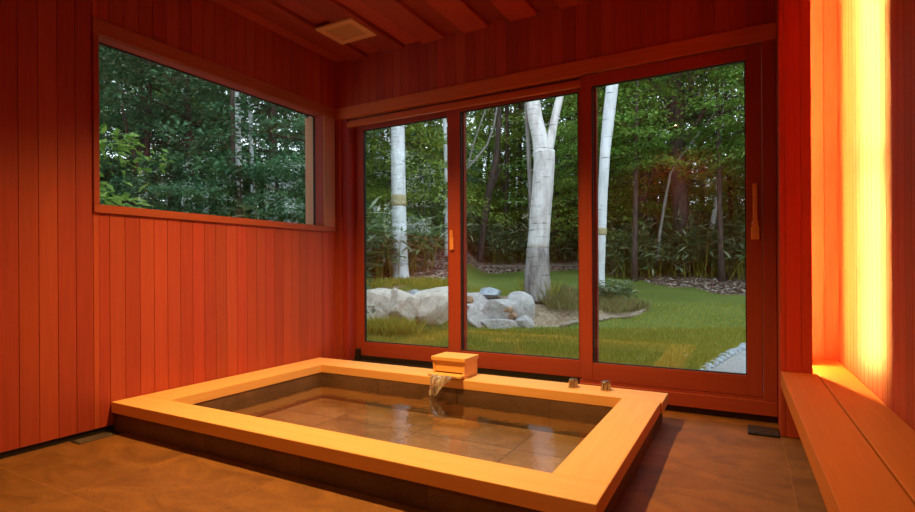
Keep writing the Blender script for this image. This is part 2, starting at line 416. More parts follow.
tag(obj('bath_water', water_mesh(), [M['water'], M['clear']], loc=(1.44, -1.09, TZ)), 'clear still water filling the stone bath inside its pale rim', 'water')
# spout box
sb = thing('water_spout', (1.44, -.36, DZ), 'pale wooden box spout pouring water over the back rim of the tub', 'spout')
bm = bmesh.new(); ax, bx_, fy, by = 1.314, 1.574, -.446, -.245
bx(bm, ax, bx_, by - .02, by, DZ, .290, .002); bx(bm, ax, ax + .018, fy, by - .02, DZ, .290, .002); bx(bm, bx_ - .018, bx_, fy, by - .02, DZ, .290, .002)
bx(bm, ax + .018, bx_ - .018, fy + .004, fy + .022, .212, .290, .002)
obj('box_body', bm, M['hinoki_x'], sb)
box('lid', ax - .008, bx_ + .010, fy - .012, by + .004, .290, .318, M['hinoki_x'], sb, .003)
box('spout_lip', ax - .004, bx_ + .002, fy - .066, by - .03, DZ + .012, .202, M['hinoki_x'], sb, .003)
# falling water: two clear ropes of water with a thin film between, drawing together as they fall
bm = bmesh.new(); nz, nu = 20, 20; rows = []
for i in range(nz + 1):
    q = i / nz; zz = .2015 - .135 * q ** 1.5; y = -.500 - .075 * q ** .6
    xl = 1.350 + .012 * q; xr = 1.540 - .125 * q
    ring = []
    for j in range(nu + 1):
        u = j / nu; rope = math.exp(-(u / .13) ** 2) + 1.1 * math.exp(-((1 - u) / .16) ** 2) + .35 * math.exp(-((u - .55) / .1) ** 2)
        x = xl + (xr - xl) * u; ring.append((x, y + .012 * math.sin(u * 7 + q * 3) * q, zz, .0016 + .0095 * rope * (.75 + .25 * math.sin(q * 9 + u * 5))))
    rows.append(ring)
fr = [[bm.verts.new((p[0], p[1] - p[3], p[2])) for p in r] for r in rows]; bk = [[bm.verts.new((p[0], p[1] + p[3], p[2])) for p in r] for r in rows]
for i in range(nz):
    for j in range(nu):
        bm.faces.new((fr[i][j], fr[i][j + 1], fr[i + 1][j + 1], fr[i + 1][j])); bm.faces.new((bk[i][j + 1], bk[i][j], bk[i + 1][j], bk[i + 1][j + 1]))
    bm.faces.new((fr[i][0], fr[i + 1][0], bk[i + 1][0], bk[i][0])); bm.faces.new((fr[i + 1][nu], fr[i][nu], bk[i][nu], bk[i + 1][nu]))
for j in range(nu):
    bm.faces.new((fr[0][j + 1], fr[0][j], bk[0][j], bk[0][j + 1])); bm.faces.new((fr[nz][j], fr[nz][j + 1], bk[nz][j + 1], bk[nz][j]))
tag(obj('water_stream', bm, M['stream'], loc=(1.41, -.54, WZ), smooth=True), 'twisting clear water falling from the wooden box spout into the bath', 'water')
# valve knobs on the rim
def knob(x, y, label):
    k = thing('valve_knob', (x, y, DZ), label, 'valve knob', 'metal knobs on the back rim of the tub')
    bm = bmesh.new(); cyl(bm, x, y, DZ, DZ + .008, .033, n=28); obj('flange', bm, M['chrome'], k)
    bm = bmesh.new(); n = 40; rr = [.029 if q % 5 < 3 else .019 for q in range(n)]
    pts = [(x + rr[q] * math.cos(2 * PI * q / n), y + rr[q] * math.sin(2 * PI * q / n)) for q in range(n)]
    prism(bm, pts, DZ + .008, DZ + .050, 0); obj('grip', bm, M['chrome'], k)
    bm = bmesh.new(); cyl(bm, x, y, DZ + .050, DZ + .057, .028, .024, 28); obj('cap', bm, M['chrome'], k)
knob(2.315, -.335, 'ribbed chrome knob on the tub rim, the one nearer the wooden spout')
knob(2.520, -.318, 'ribbed chrome knob on the tub rim, the one nearer its outer corner')
# floor fittings
dr = thing('floor_drain', (.055, -2.035, 0), 'narrow metal floor drain in the corner between tub and boarded wall', 'drain')
bm = bmesh.new()
for k in range(4): bx(bm, .016 + k * .024, .030 + k * .024, -2.16, -1.945, .0005, .004, .001)
obj('grate', bm, M['steel'], dr)
bm = bmesh.new(); bx(bm, .010, .110, -2.17, -1.94, 0.0002, .002); obj('tray', bm, M['dark'], dr)
dr = thing('floor_drain', (3.385, -.21, 0), 'dark recessed floor drain cover below the sill beside the boarded pillar', 'drain')
bm = bmesh.new(); bx(bm, 3.305, 3.460, -.290, -.12, 0.0002, .012, .002); obj('tray', bm, M['dark'], dr)
bm = bmesh.new()
for k in range(4): bx(bm, 3.312, 3.455, -.277 + k * .04, -.255 + k * .04, .012, .016, .001)
obj('grate', bm, M['darkstone'], dr)

# ------------------------------------------------------------------ bench
BZ = .367; bt = .085
be = thing('bench', (3.64, -1.8, 0), 'long low wooden bench of two planks along the boarded wall', 'bench')
bm = bmesh.new(); prism(bm, [(3.466, -3.6), (3.632, -3.6), (3.632, -.258), (3.466, -.258)], BZ - bt, BZ, .003); bm.transform(SKEW); obj('seat_plank', bm, M['bench_y'], be)
bm = bmesh.new(); prism(bm, [(3.638, -3.6), (XR - .002, -3.6), (XR - .002, .265), (3.638, .265)], BZ - bt, BZ, .003); bm.transform(SKEW); obj('seat_plank', bm, M['bench_y'], be)
for yy in (-.32, -1.4, -2.5, -3.5):
    bm = bmesh.new(); bx(bm, 3.56, XR - .003, yy - .05, yy, 0, BZ - bt - .001); bm.transform(SKEW); obj('support', bm, M['darkstone'], be)
# ceiling vent
vt = thing('ceiling_vent', (.565, -.49, H), 'square pale wooden vent with a darker panel set in the board ceiling', 'vent')
bm = bmesh.new(); a, b, c, d = .385, .745, -.645, -.335
for r in ((a, b, c, c + .05), (a, b, d - .05, d), (a, a + .055, c + .05, d - .05), (b - .055, b, c + .05, d - .05)): bx(bm, *r, H - .022, H - .004, .002)
obj('vent_frame', bm, M['vent_wood'], vt)
bm = bmesh.new(); bx(bm, a + .055, b - .055, c + .05, d - .05, H - .014, H - .005)
obj('vent_panel', bm, wood('vent_panel_wood', (.62, .34, .14), (.52, .26, .10), 'x', var=.03), vt)

# ------------------------------------------------------------------ lamps
for z0, z1, lab in ((.385, 1.525, 'lower glowing tube lamp standing behind the boarded pillar on the bench'), (1.550, 2.80, 'upper glowing tube lamp behind the boarded pillar, under the ceiling')):
    tl = thing('tube_lamp', (3.556, -.055, z0), lab, 'lamp', 'tube lamps behind the pillar')
    bm = bmesh.new(); cyl(bm, 3.556, -.055, z0 + .008, z1 - .008, .009, n=14); obj('glass_tube', bm, M['tube'], tl, smooth=True)
    bm = bmesh.new(); cyl(bm, 3.556, -.055, z0, z0 + .008, .010); obj('end_cap', bm, M['steel'], tl); bm = bmesh.new(); cyl(bm, 3.556, -.055, z1 - .008, z1, .010); obj('end_cap', bm, M['steel'], tl)
    bm = bmesh.new(); bx(bm, 3.502, 3.520, -.036, -.016, z0, z1)
    nb = 22
    for k in range(nb):
        a = z0 + (z1 - z0) * k / nb; bx(bm, 3.519, 3.590, -.034, -.018, a, a + (z1 - z0) / nb * .42)
    obj('added_slat_shield', bm, M['cedar_z'], tl)  # unseen slats added to meter the tube light on the niche end wall
def downlight(x, y, power, size, blend, lab):
    t = thing('downlight', (x, y, H), lab, 'lamp', 'recessed ceiling lamps')
    bm = bmesh.new(); n = 28
    for k in range(n):
        a0, a1 = 2 * PI * k / n, 2 * PI * (k + 1) / n
        q = [bm.verts.new((x + r * math.cos(a), y + r * math.sin(a), z)) for r, a, z in ((.048, a0, H - .008), (.062, a0, H - .008), (.062, a1, H - .008), (.048, a1, H - .008))]
        bm.faces.new(q)
        q2 = [bm.verts.new((x + .062 * math.cos(a), y + .062 * math.sin(a), z)) for a, z in ((a0, H - .008), (a0, H + .02), (a1, H + .02), (a1, H - .008))]
        bm.faces.new(q2)
    for k in range(n):
        a0, a1 = 2 * PI * k / n, 2 * PI * (k + 1) / n
        bm.faces.new([bm.verts.new((x + .048 * math.cos(a), y + .048 * math.sin(a), z)) for a, z in ((a0, H - .008), (a0, H + .025), (a1, H + .025), (a1, H - .008))])
    obj('lamp_ring', bm, M['steel'], t)
    ld = bpy.data.lights.new('downlight_beam', 'SPOT'); ld.energy = power; ld.color = WARM; ld.spot_size = math.radians(size); ld.spot_blend = blend; ld.shadow_soft_size = .018
    lo = bpy.data.objects.new('downlight_beam', ld); COL.objects.link(lo); lo.location = (x, y, H + .012)
downlight(1.46, -1.46, 570, 116, .92, 'recessed ceiling lamp over the middle of the tub')
downlight(2.5, -3.72, 55, 160, .5, 'added fill lamp in the ceiling near the entry end of the room')  # unseen lamp, added as fill for the front wall and front-facing boards

# ------------------------------------------------------------------ garden ground
DS = [4, 6.3, 7.2, 7.6, 8.1, 9, 10, 12, 14, 16, 18, 22, 35, 60]
HL = [-.05, 0, .08, .42, .58, .65, .73, 1.0, 1.3, 1.6, 1.95, 2.6, 5, 9]
HM = [-.05, 0, .08, .30, .50, .53, .56, .64, .74, .85, 1.1, 1.8, 4, 8]
HR = [-.05, 0, .08, .11, .15, .22, .30, .47, .66, .9, 1.2, 1.8, 4, 8]
def gz(t, d):
    l, m, r = (float(np.interp(d, DS, h)) for h in (HL, HM, HR))
    a = min(1, max(0, (t + .03) / .09)); b = min(1, max(0, (t - .20) / .14))
    a = a * a * (3 - 2 * a); b = b * b * (3 - 2 * b)
    z = (l * (1 - a) + m * a) * (1 - b) + r * b
    far = min(1, max(0, (-.2 - t) / .1)); z = z * (1 - far) + far * (.1 + .02 * d)
    return z + .03 * math.sin(t * d * 1.3 + 1) * math.sin(d * 1.1) * min(1, max(0, (d - 9) / 5))
def gp(t, d, dz=0):
    x, y = gxy(t, d); return Vector((x, y, gz(t, d) + dz))
def T(px): return (px - CX) / F
def zone(t, d):
    lawn_far = float(np.interp(t, [-.25, -.06, 0, .02, .25, .37, .55], [8.8, 9.0, 10, 15.5, 16, 13, 10.3]))
    wob = .12 * math.sin(t * 60) + .08 * math.sin(t * 23 + 2)
    if t < -.25 or d > lawn_far + wob * 2: return 1
    if t > .455 and d < 4.65 + (t - .46) * 17: return 3
    if t < -.01 and 7.55 < d < 8.25 + wob: return 2
    if -.01 <= t < .362:
        f = float(np.interp(t, [-.01, .2, .27, .33, .362], [7.3, 7.3, 7.55, 8.25, 9.0])); b = float(np.interp(t, [-.01, .2, .26, .32, .362], [8.3, 8.6, 9.1, 9.2, 9.1]))
        if f + wob * .3 < d < b + wob: return 2
    return 0
def ground_mat(name, stops, scale=18, big=.5, rough=.9, bump=.6):
    s = N(name); v = s.coord((1, 1, 1))
    n1 = s.noise(v, scale, 6, .7); n2 = s.noise(v, big, 3, .5)
    f = s.mul(s.mul(n1, .6), s.mul(n2, .4), 'ADD')
    s.bsdf(Base__Color=s.ramp(f, stops), Roughness=rough, Normal=s.bump(n1, bump, .03), **{'Specular__IOR__Level': .1})
    return s.m
M['lawn'] = ground_mat('lawn_turf', [(.36, (.08, .115, .022)), (.5, (.145, .185, .036)), (.64, (.23, .25, .06))], 26)
M['mulch'] = ground_mat('leaf_litter', [(.36, (.17, .10, .065)), (.5, (.34, .23, .165)), (.64, (.50, .38, .30))], 14)
M['bed'] = ground_mat('dry_bed', [(.36, (.17, .12, .06)), (.5, (.36, .26, .16)), (.64, (.52, .43, .32))], 20)
M['gravel'] = ground_mat('pale_gravel', [(.36, (.24, .23, .21)), (.5, (.44, .42, .39)), (.64, (.62, .60, .57))], 40)
ts = np.concatenate([np.linspace(-3.2, -1.0, 40)[:-1], np.linspace(-1.0, .8, 200), np.linspace(.8, 2.6, 40)[1:]]); dsr = np.concatenate([np.arange(2.6, 12, .09), np.arange(12, 24, .35), np.arange(24, 60, 2.5)])
V = []; 
for d in dsr:
    for t in ts: V.append(gp(float(t), float(d)))
Fc = []; Mi = []; nt_ = len(ts)
for j in range(len(dsr) - 1):
    for i in range(nt_ - 1):
        q = (j * nt_ + i, j * nt_ + i + 1, (j + 1) * nt_ + i + 1, (j + 1) * nt_ + i)
        if any(V[k].x > -.24 and V[k].y < .20 for k in q): continue
        Fc.append(q); Mi.append(zone(float(ts[i] + ts[i + 1]) / 2, float(dsr[j] + dsr[j + 1]) / 2))
me = bpy.data.meshes.new('ground'); me.from_pydata(V, [], Fc)
me.polygons.foreach_set('material_index', Mi)
gr = link('ground', me, [M['lawn'], M['mulch'], M['bed'], M['gravel']], smooth=True); gr['kind'] = 'structure'

# ------------------------------------------------------------------ leaves
def leaf_mat(name, cols, trans=.35, rough=.55):
    s = N(name); isl = s.n('NewGeometry').outputs['Random Per Island']
    col = s.ramp(isl, [(k / (len(cols) - 1), c) for k, c in enumerate(cols)])
    p = s.n('BsdfPrincipled', Base__Color=col, Roughness=rough, **{'Specular__IOR__Level': .3})
    t = s.n('BsdfTranslucent', Color=col)
    mx = s.n('MixShader', i0=trans, i1=p.outputs[0], i2=t.outputs[0]); s.t.links.new(mx.outputs[0], s.out.inputs[0]); return s.m
M['leaf_a'] = leaf_mat('leaves_mid', [(.11, .23, .03), (.18, .33, .05), (.28, .44, .08), (.15, .28, .05)])
M['leaf_b'] = leaf_mat('leaves_dark', [(.05, .13, .05), (.085, .19, .08), (.14, .27, .12), (.06, .15, .07)])
M['leaf_c'] = leaf_mat('leaves_olive', [(.17, .25, .03), (.25, .34, .05), (.36, .44, .08), (.20, .29, .05)])
M['sasa'] = leaf_mat('bamboo_grass_leaves', [(.09, .16, .04), (.15, .24, .07), (.22, .29, .12), (.42, .44, .28), (.12, .21, .07)], .25)
M['grass'] = leaf_mat('lamplit_grass_blades', [(.30, .30, .03), (.42, .39, .05), (.55, .48, .09), (.32, .33, .04)], .4)  # warm lamp spill from the room is put into these yellow blades
M['dry_grass'] = leaf_mat('dry_grass_blades', [(.16, .20, .05), (.28, .25, .08), (.36, .27, .12), (.20, .24, .07)], .3)
def quads(name, P):
    n = len(P) // 4; me = bpy.data.meshes.new(name)
    me.vertices.add(4 * n); me.vertices.foreach_set('co', np.asarray(P, np.float32).ravel())
    me.loops.add(4 * n); me.loops.foreach_set('vertex_index', np.arange(4 * n, dtype=np.int32))
    me.polygons.add(n); me.polygons.foreach_set('loop_start', np.arange(0, 4 * n, 4, dtype=np.int32))
    me.update(calc_edges=True); return me
def leaves(pos, axis, up, L, W, fold=.25):
    axis = axis / (np.linalg.norm(axis, axis=1, keepdims=True) + 1e-9)
    side = np.cross(axis, up); side /= (np.linalg.norm(side, axis=1, keepdims=True) + 1e-9)
    nrm = np.cross(side, axis)
    L = L[:, None]; W = W[:, None]
    P = np.empty((len(pos), 4, 3)); P[:, 0] = pos; P[:, 1] = pos + axis * L * .45 + side * W * .5 + nrm * W * fold
    P[:, 2] = pos + axis * L; P[:, 3] = pos + axis * L * .45 - side * W * .5 + nrm * W * fold
    return P.reshape(-1, 3)
def crown(seed, h0, h1, nspray, lmin, lmax, nleaf, leaf=.10, flat=.05, taper=.5, r0=.0):
    r = np.random.default_rng(seed); out = []; limbs = []
    for k in range(nspray):
        q = r.random(); h = h0 + (h1 - h0) * q; L = (lmin + (lmax - lmin) * r.random()) * (1 - taper * q)
        a = r.random() * 2 * PI; dr = np.array([math.cos(a), math.sin(a), 0]); sd = np.array([-dr[1], dr[0], 0]); rise = r.normal(.12, .14)
        u = r.random(nleaf) ** .7; w = (r.random(nleaf) * 2 - 1) * .42 * L * np.sin(PI * np.clip(u, .05, .97)) ** .7
        pos = np.array([0, 0, h]) + dr * (r0 + L * u)[:, None] + sd * w[:, None]
        pos[:, 2] += L * (rise * u - .22 * u * u) - .10 * np.abs(w) + r.normal(0, flat, nleaf)
        ax = dr * .6 + sd * (np.sign(w) * .7)[:, None] + r.normal(0, .35, (nleaf, 3)); ax[:, 2] -= .25
        up = np.array([0, 0, 1.]) + r.normal(0, .38, (nleaf, 3))
        out.append(leaves(pos, ax, up, leaf * r.uniform(.7, 1.3, nleaf), leaf * .55 * r.uniform(.7, 1.2, nleaf)))
        limbs.append((h, dr, L, rise))
    return np.concatenate(out), limbs
def bark(name, ca, cb, rings=False, scale=14):
    s = N(name); v = s.coord((1, 1, .25)); n1 = s.noise(v, scale, 5, .65)
    col = s.ramp(n1, [(.32, cb), (.6, ca)])
    if rings:
        v2 = s.coord((2.2, 2.2, 26)); m = s.rng(s.noise(v2, 1.0, 3, .7), .60, .68, 0, .75)
        col = s.n('MixRGB', Fac=m, Color1=col, Color2=(.07, .06, .055, 1)).outputs[0]
    s.bsdf(Base__Color=col, Roughness=.8, Normal=s.bump(n1, .5, .02), **{'Specular__IOR__Level': .15}); return s.m
M['bark_dark'] = bark('dark_bark', (.13, .09, .07), (.05, .035, .03))
M['bark_grey'] = bark('grey_bark', (.30, .27, .24), (.16, .14, .12))
M['birch'] = bark('white_birch_bark', (.82, .83, .84), (.58, .57, .57), True, 9)
M['birch_warm'] = bark('pinkish_birch_bark', (.80, .76, .73), (.46, .40, .37), True, 9)
M['birch_base'] = bark('rough_birch_foot', (.42, .37, .34), (.13, .11, .10), True, 10)
M['tape'] = plain('tan_tree_tape', (.45, .36, .19), .6, noise=.15, scale=30)
def wobble(r, h, lean, n=9, amp=.05):
    a = r.random() * 6.3; p = []
    for i in range(n):
        q = i / (n - 1); p.append((lean[0] * q * h + amp * math.sin(q * 5 + a) * q, lean[1] * q * h + amp * math.cos(q * 4 + a) * q, q * h - .2 * (i == 0)))
    return p
def tree_proto(seed, h, rad, h0, nspray, lmin, lmax, nleaf, leafm, barkm, leaf=.1, taper=.5):
    r = np.random.default_rng(seed); P, limbs = crown(seed, h0, h, nspray, lmin, lmax, nleaf, leaf, taper=taper)
    fm = quads('foliage', P); fm.materials.append(leafm)
    bm = bmesh.new(); pts = wobble(r, h, (r.normal(0, .03), r.normal(0, .03)))
    tube(bm, pts, [rad * (1.25 if i == 0 else 1 - .75 * i / 8) for i in range(9)], 9)
    for (hh, dr, L, rise) in limbs[:26]:
        q = hh / h; c = Vector(pts[min(8, int(q * 8))]); c.z = hh
        st = [c + Vector(dr) * L * u + Vector((0, 0, L * (rise * u - .22 * u * u) - .02)) for u in (0, .3, .6, .9)]
        tube(bm, st, [rad * .28, rad * .2, rad * .13, .006], 5, False)
    tm = bpy.data.meshes.new('trunk'); bm.to_mesh(tm); bm.free(); tm.materials.append(barkm)
    return fm, tm
PROTO = {
 'leafy': [tree_proto(11, 8.5, .085, 1.3, 78, .9, 2.3, 165, M['leaf_a'], M['bark_dark'], .105),
           tree_proto(12, 9.5, .10, 1.9, 82, .9, 2.4, 165, M['leaf_b'], M['bark_dark'], .105),
           tree_proto(13, 8.0, .07, 1.0, 74, .9, 2.2, 165, M['leaf_c'], M['bark_dark'], .10)],
 'shade': [tree_proto(14, 9.0, .09, 1.4, 84, .9, 2.4, 165, M['leaf_b'], M['bark_dark'], .10), tree_proto(15, 8.6, .08, 1.6, 80, .9, 2.3, 165, M['leaf_b'], M['bark_grey'], .10)],
 'shade_bush': [tree_proto(33, 2.5, .03, .15, 66, .6, 1.4, 130, M['leaf_b'], M['bark_dark'], .08, .45)],
 'canopy': [tree_proto(16, 8.5, .075, 2.3, 64, 1.0, 2.5, 150, M['leaf_a'], M['bark_dark'], .10, .4)],
 'tall': [tree_proto(21, 14, .15, 3.6, 95, 1.4, 3.2, 200, M['leaf_b'], M['bark_dark'], .15, .35),
          tree_proto(22, 15, .17, 4.2, 95, 1.4, 3.2, 200, M['leaf_a'], M['bark_dark'], .15, .35)],
 'bush': [tree_proto(31, 2.5, .03, .15, 64, .6, 1.4, 130, M['leaf_b'], M['bark_dark'], .085, .45),
          tree_proto(32, 2.2, .03, .12, 60, .6, 1.3, 130, M['leaf_a'], M['bark_dark'], .08, .45)],
}
def plant(name, loc, protos, rz, s, label, cat, group, parts=('foliage', 'trunk')):
    o = thing(name, loc, label, cat, group); o.rotation_euler.z = rz; o.scale = (s, s, s)
    for nm, me in zip(parts, protos):
        c = bpy.data.objects.new(nm, me); COL.objects.link(c); c.parent = o
    return o
rn = random.Random(5)
def scatter(name, kind, cells, smin, smax, label, cat, group, parts=('foliage', 'trunk')):
    for k, (t, d) in enumerate(cells):
        pr = PROTO[kind][rn.randrange(len(PROTO[kind]))]
        plant(name, gp(t, d, -.03), pr, rn.random() * 6.28, rn.uniform(smin, smax), label, cat, group, parts)
def cells(t0, t1, nt, ds, jt=.5, jd=.5, drop=0):
    out = []
    for k, d in enumerate(ds):
        for i in range(nt):
            if rn.random() < drop: continue
            t = t0 + (t1 - t0) * (i + .5 * (k % 2) + rn.uniform(-jt, jt) * .6) / nt
            out.append((t, d + rn.uniform(-jd, jd)))
    return out
# behind the long window: close forest
scatter('leafy_tree', 'shade', cells(-.74, -.26, 4, [9.5, 12.5]), .85, 1.1, 'leafy forest tree seen through the long horizontal window', 'tree', 'forest trees beyond the long window')
scatter('tall_tree', 'tall', cells(-.76, -.24, 5, [19, 26]), .7, 1.0, 'tall dark tree deep in the forest beyond the long horizontal window', 'tree', 'deep forest beyond the long window')
scatter('leafy_bush', 'shade_bush', cells(-.74, -.27, 7, [7.6, 9.4]), .75, 1.0, 'low leafy bush along the bottom of the view through the long window', 'bush', 'bushes beyond the long window')
def ring(spots, label, group):
    for x, y in spots:
        t, d = td(x, y); z = max(-.1, .06 * math.hypot(max(0, abs(x - 1.9) - 3), max(0, y)) - .2)
        plant('leafy_tree', (x, y, z), PROTO['leafy'][rn.randrange(3)], rn.random() * 6.28, rn.uniform(.95, 1.2), label, 'tree', group)
ring([(6.5 + rn.uniform(-.5, .5) + 3.2 * i, 2.6 + 2.6 * j + rn.uniform(-.6, .6)) for i in range(3) for j in range(5)], 'leafy tree closing the garden on the side of the glowing lamps', 'trees on the lamp side of the garden')
ring([(-4.2 - 2.8 * i + rn.uniform(-.5, .5), -2.0 - 2.6 * j + rn.uniform(-.6, .6)) for i in range(4) for j in range(5)], 'leafy forest tree outside the boarded wall of the long window', 'trees outside the boarded wall')
# beyond the glass doors: trees at the edge of the lawn and the deep forest
scatter('leafy_tree', 'leafy', cells(-.19, -.02, 3, [13.5, 16.5]), .9, 1.15, 'leafy forest tree behind the banded white birch', 'tree', 'forest trees behind the banded birch')
scatter('leafy_tree', 'leafy', cells(.02, .30, 4, [19.5, 22.5]), 1.0, 1.25, 'leafy tree in the dim forest behind the forked birch', 'tree', 'forest trees behind the forked birch')
scatter('leafy_tree', 'leafy', cells(.29, .58, 4, [16.0, 19.5]), .95, 1.15, 'leafy tree at the forest edge behind the lawn and shrubs', 'tree', 'forest edge trees behind the lawn')
scatter('tall_tree', 'tall', cells(-.2, .62, 7, [27]), .8, 1.05, 'tall dark tree deep in the forest beyond the lawn', 'tree', 'deep forest beyond the lawn')
scatter('leafy_bush', 'bush', cells(-.2, .6, 9, [23.5, 28]), 1.5, 2.2, 'low bush in the dark forest floor far beyond the lawn', 'bush', 'bushes deep in the forest')

scatter('leafy_tree', 'canopy', [(T(634), 13.2), (T(722), 13.0), (T(768), 12.2), (T(596), 14.5)], .95, 1.05, 'bright leafy tree spreading its branches over the lawn edge', 'tree', 'bright trees over the lawn edge')
scatter('leafy_tree', 'leafy', cells(.62, 1.25, 5, [14, 18]), 1.0, 1.3, 'leafy tree far along the forest edge past the gravel corner', 'tree', 'forest edge past the gravel')
scatter('leafy_bush', 'bush', cells(.62, 1.25, 6, [15.5, 21]), 1.3, 2.0, 'low bush far along the forest edge past the gravel corner', 'bush', 'bushes past the gravel')
# bamboo grass
def sasa_proto(seed, n=30, hgt=1.2, rad=.55, L=.30):
    r = np.random.default_rng(seed); pos = []; ax = []; bm = bmesh.new()
    for k in range(n):
        a, rr = r.random() * 6.283, rad * math.sqrt(r.random()); h = hgt * r.uniform(.55, 1.0); ln = r.normal(0, .16, 2)
        b = np.array([rr * math.cos(a), rr * math.sin(a), 0]); tp = b + np.array([ln[0], ln[1], h])
        tube(bm, [b, (b + tp) / 2 + np.array([0, 0, .02]), tp], [.007, .006, .003], 4, False)
        for q in r.uniform(.4, 1.0, 9):
            for m in range(2):
                pos.append(b + (tp - b) * q); aa = r.random() * 6.283; ax.append([math.cos(aa), math.sin(aa), r.normal(.05, .4)])
    pos = np.array(pos); ax = np.array(ax); m = len(pos)
    P = leaves(pos, ax, np.array([0, 0, 1.]) + r.normal(0, .3, (m, 3)), L * r.uniform(.7, 1.25, m), .058 * r.uniform(.7, 1.3, m))
    fm = quads('leaf_blades', P); fm.materials.append(M['sasa'])
    tm = bpy.data.meshes.new('stems'); bm.to_mesh(tm); bm.free(); tm.materials.append(M['grass']); return fm, tm
PROTO['sasa'] = [sasa_proto(41), sasa_proto(42, 34, 1.0, .6), sasa_proto(43, 26, 1.4, .5)]
ls = ('leaf_blades', 'stems')
scatter('bamboo_grass', 'sasa', [(T(378), 9.9), (T(392), 10.7), (T(371), 10.6), (T(410), 11.2)], .85, 1.1, 'bamboo grass with long pale-edged leaves round the foot of the banded birch', 'shrub', 'bamboo grass by the banded birch', ls)
scatter('bamboo_grass', 'sasa', [(T(418), 15.5), (T(436), 15.2), (T(428), 16.4), (T(446), 16.2)], 1.0, 1.25, 'bamboo grass on the slope between the banded birch and the door post', 'shrub', 'bamboo grass on the slope', ls)
scatter('bamboo_grass', 'sasa', cells(T(462), T(590), 6, [18.2, 19.2], .5, .3), .9, 1.2, 'bamboo grass along the forest edge behind the forked birch', 'shrub', 'bamboo grass behind the forked birch', ls)
scatter('bamboo_grass', 'sasa', cells(T(628), T(760), 6, [13.9, 14.8, 15.8], .5, .2), 1.0, 1.35, 'bamboo grass in the thick belt behind the lawn and bark mound', 'shrub', 'bamboo grass behind the lawn', ls)
scatter('bamboo_grass', 'sasa', cells(T(245), T(325), 4, [8.3, 9.2], .5, .2), 1.2, 1.5, 'bamboo grass low in the corner of the view through the long window', 'shrub', 'bamboo grass beyond the long window', ls)

# ------------------------------------------------------------------ birches and single trunks
def pix(px, py, d):      # where the garden object seen there stands, d metres out
    t = T(px); x, y = gxy(t, d); return Vector((x, y, CAM.z - (py - CY) / F * d))
def stem(name, pts, barkm, parent, n=14):
    """pts: (px, py, d, width in photo pixels)"""
    bm = bmesh.new(); P = [pix(a, b, d) for a, b, d, w in pts]; R = [w * d / F / 2 for a, b, d, w in pts]
    # finer rings
    Q, RR = [], []
    for i in range(len(P) - 1):
        for k in range(4):
            q = k / 4; Q.append(P[i].lerp(P[i + 1], q)); RR.append(R[i] * (1 - q) + R[i + 1] * q)
    Q.append(P[-1]); RR.append(R[-1])
    tube(bm, Q, RR, n); return obj(name, bm, barkm, parent, smooth=True)
b1 = thing('birch_tree', pix(401, 281, 10), 'straight white birch trunk with a tan tape band, seen through the narrow glass door', 'tree')
stem('trunk', [(401, 284, 10, 19), (400.5, 270, 10, 16), (399.5, 235, 10, 15), (399, 190, 10, 14.5), (398.5, 125, 10, 14), (398, 60, 10, 13), (396, -60, 10, 11), (393, -180, 10, 7)], M['birch'], b1)
tag(stem('tape_band', [(399, 206, 10, 15.6), (399, 195, 10, 15.6)], M['tape'], b1), 'tan band of tape')
b2 = thing('birch_tree', pix(538, 297, 8.1), 'forked pale birch with two limbs, on the stony bed seen through the middle glass door', 'tree')
stem('trunk', [(538, 250, 8.1, 22), (540, 225, 8.1, 21), (543, 190, 8.1, 21), (545, 162, 8.1, 21), (544.5, 152, 8.1, 22)], M['birch_warm'], b2)
stem('trunk_foot', [(538.5, 301, 8.1, 35), (538, 292, 8.1, 28), (537, 275, 8.1, 25), (538, 249, 8.1, 22.3)], M['birch_base'], b2)
stem('limb', [(543.5, 160, 8.1, 17), (541, 140, 8.1, 16), (536, 118, 8.1, 14.5), (534, 100, 8.1, 14), (531, 60, 8.1, 13), (522, -60, 8.1, 10), (516, -160, 8.1, 6)], M['birch_warm'], b2)
stem('limb', [(547, 162, 8.1, 12), (550, 148, 8.1, 9), (555, 122, 8.1, 8), (561, 97, 8.1, 7.5), (568, 60, 8.2, 7), (580, -40, 8.4, 5), (590, -130, 8.6, 3)], M['birch_warm'], b2)
stem('side_stem', [(531, 296, 8.3, 8), (532.5, 270, 8.3, 5), (531.5, 230, 8.3, 4.5), (531, 190, 8.3, 4.5), (529, 150, 8.3, 4), (527, 100, 8.3, 4), (524, 20, 8.3, 3)], M['bark_grey'], b2)
b3 = thing('birch_tree', pix(600, 292, 9), 'slim leaning white birch at the edge of the widest glass door', 'tree')
stem('trunk', [(600, 296, 9, 10), (600.5, 270, 9, 8.5), (602, 230, 9, 9), (603.5, 190, 9, 9.5), (606, 150, 9, 10.5), (610, 115, 9, 12), (613.5, 85, 9, 12), (618, 40, 9, 11), (626, -60, 9, 9), (632, -160, 9, 5)], M['birch'], b3)
tag(stem('tape_band', [(602, 236, 9, 9.8), (602.3, 229, 9, 9.8)], M['tape'], b3), 'faded tan band of tape')
def lone(name, pts, bk, label, group=None, twigs=()):
    o = thing(name, pix(*pts[0][:3]), label, 'tree', group); stem('trunk', pts, M[bk], o, 9)
    for tw in twigs: stem('branch', tw, M[bk], o, 7)
lone('slim_tree', [(447, 256, 13, 5), (447, 200, 13, 4.5), (446, 140, 13, 4), (444, 60, 13, 3.5)], 'birch', 'thin pale trunk half hidden by the post of the middle glass door')
lone('pale_tree', [(241, 240, 8.9, 7), (240, 190, 8.9, 6.5), (239, 140, 8.9, 6), (238, 60, 8.9, 5.5), (236, -80, 8.9, 4)], 'birch', 'pale birch trunk among the leaves in the long window, the thicker of two')
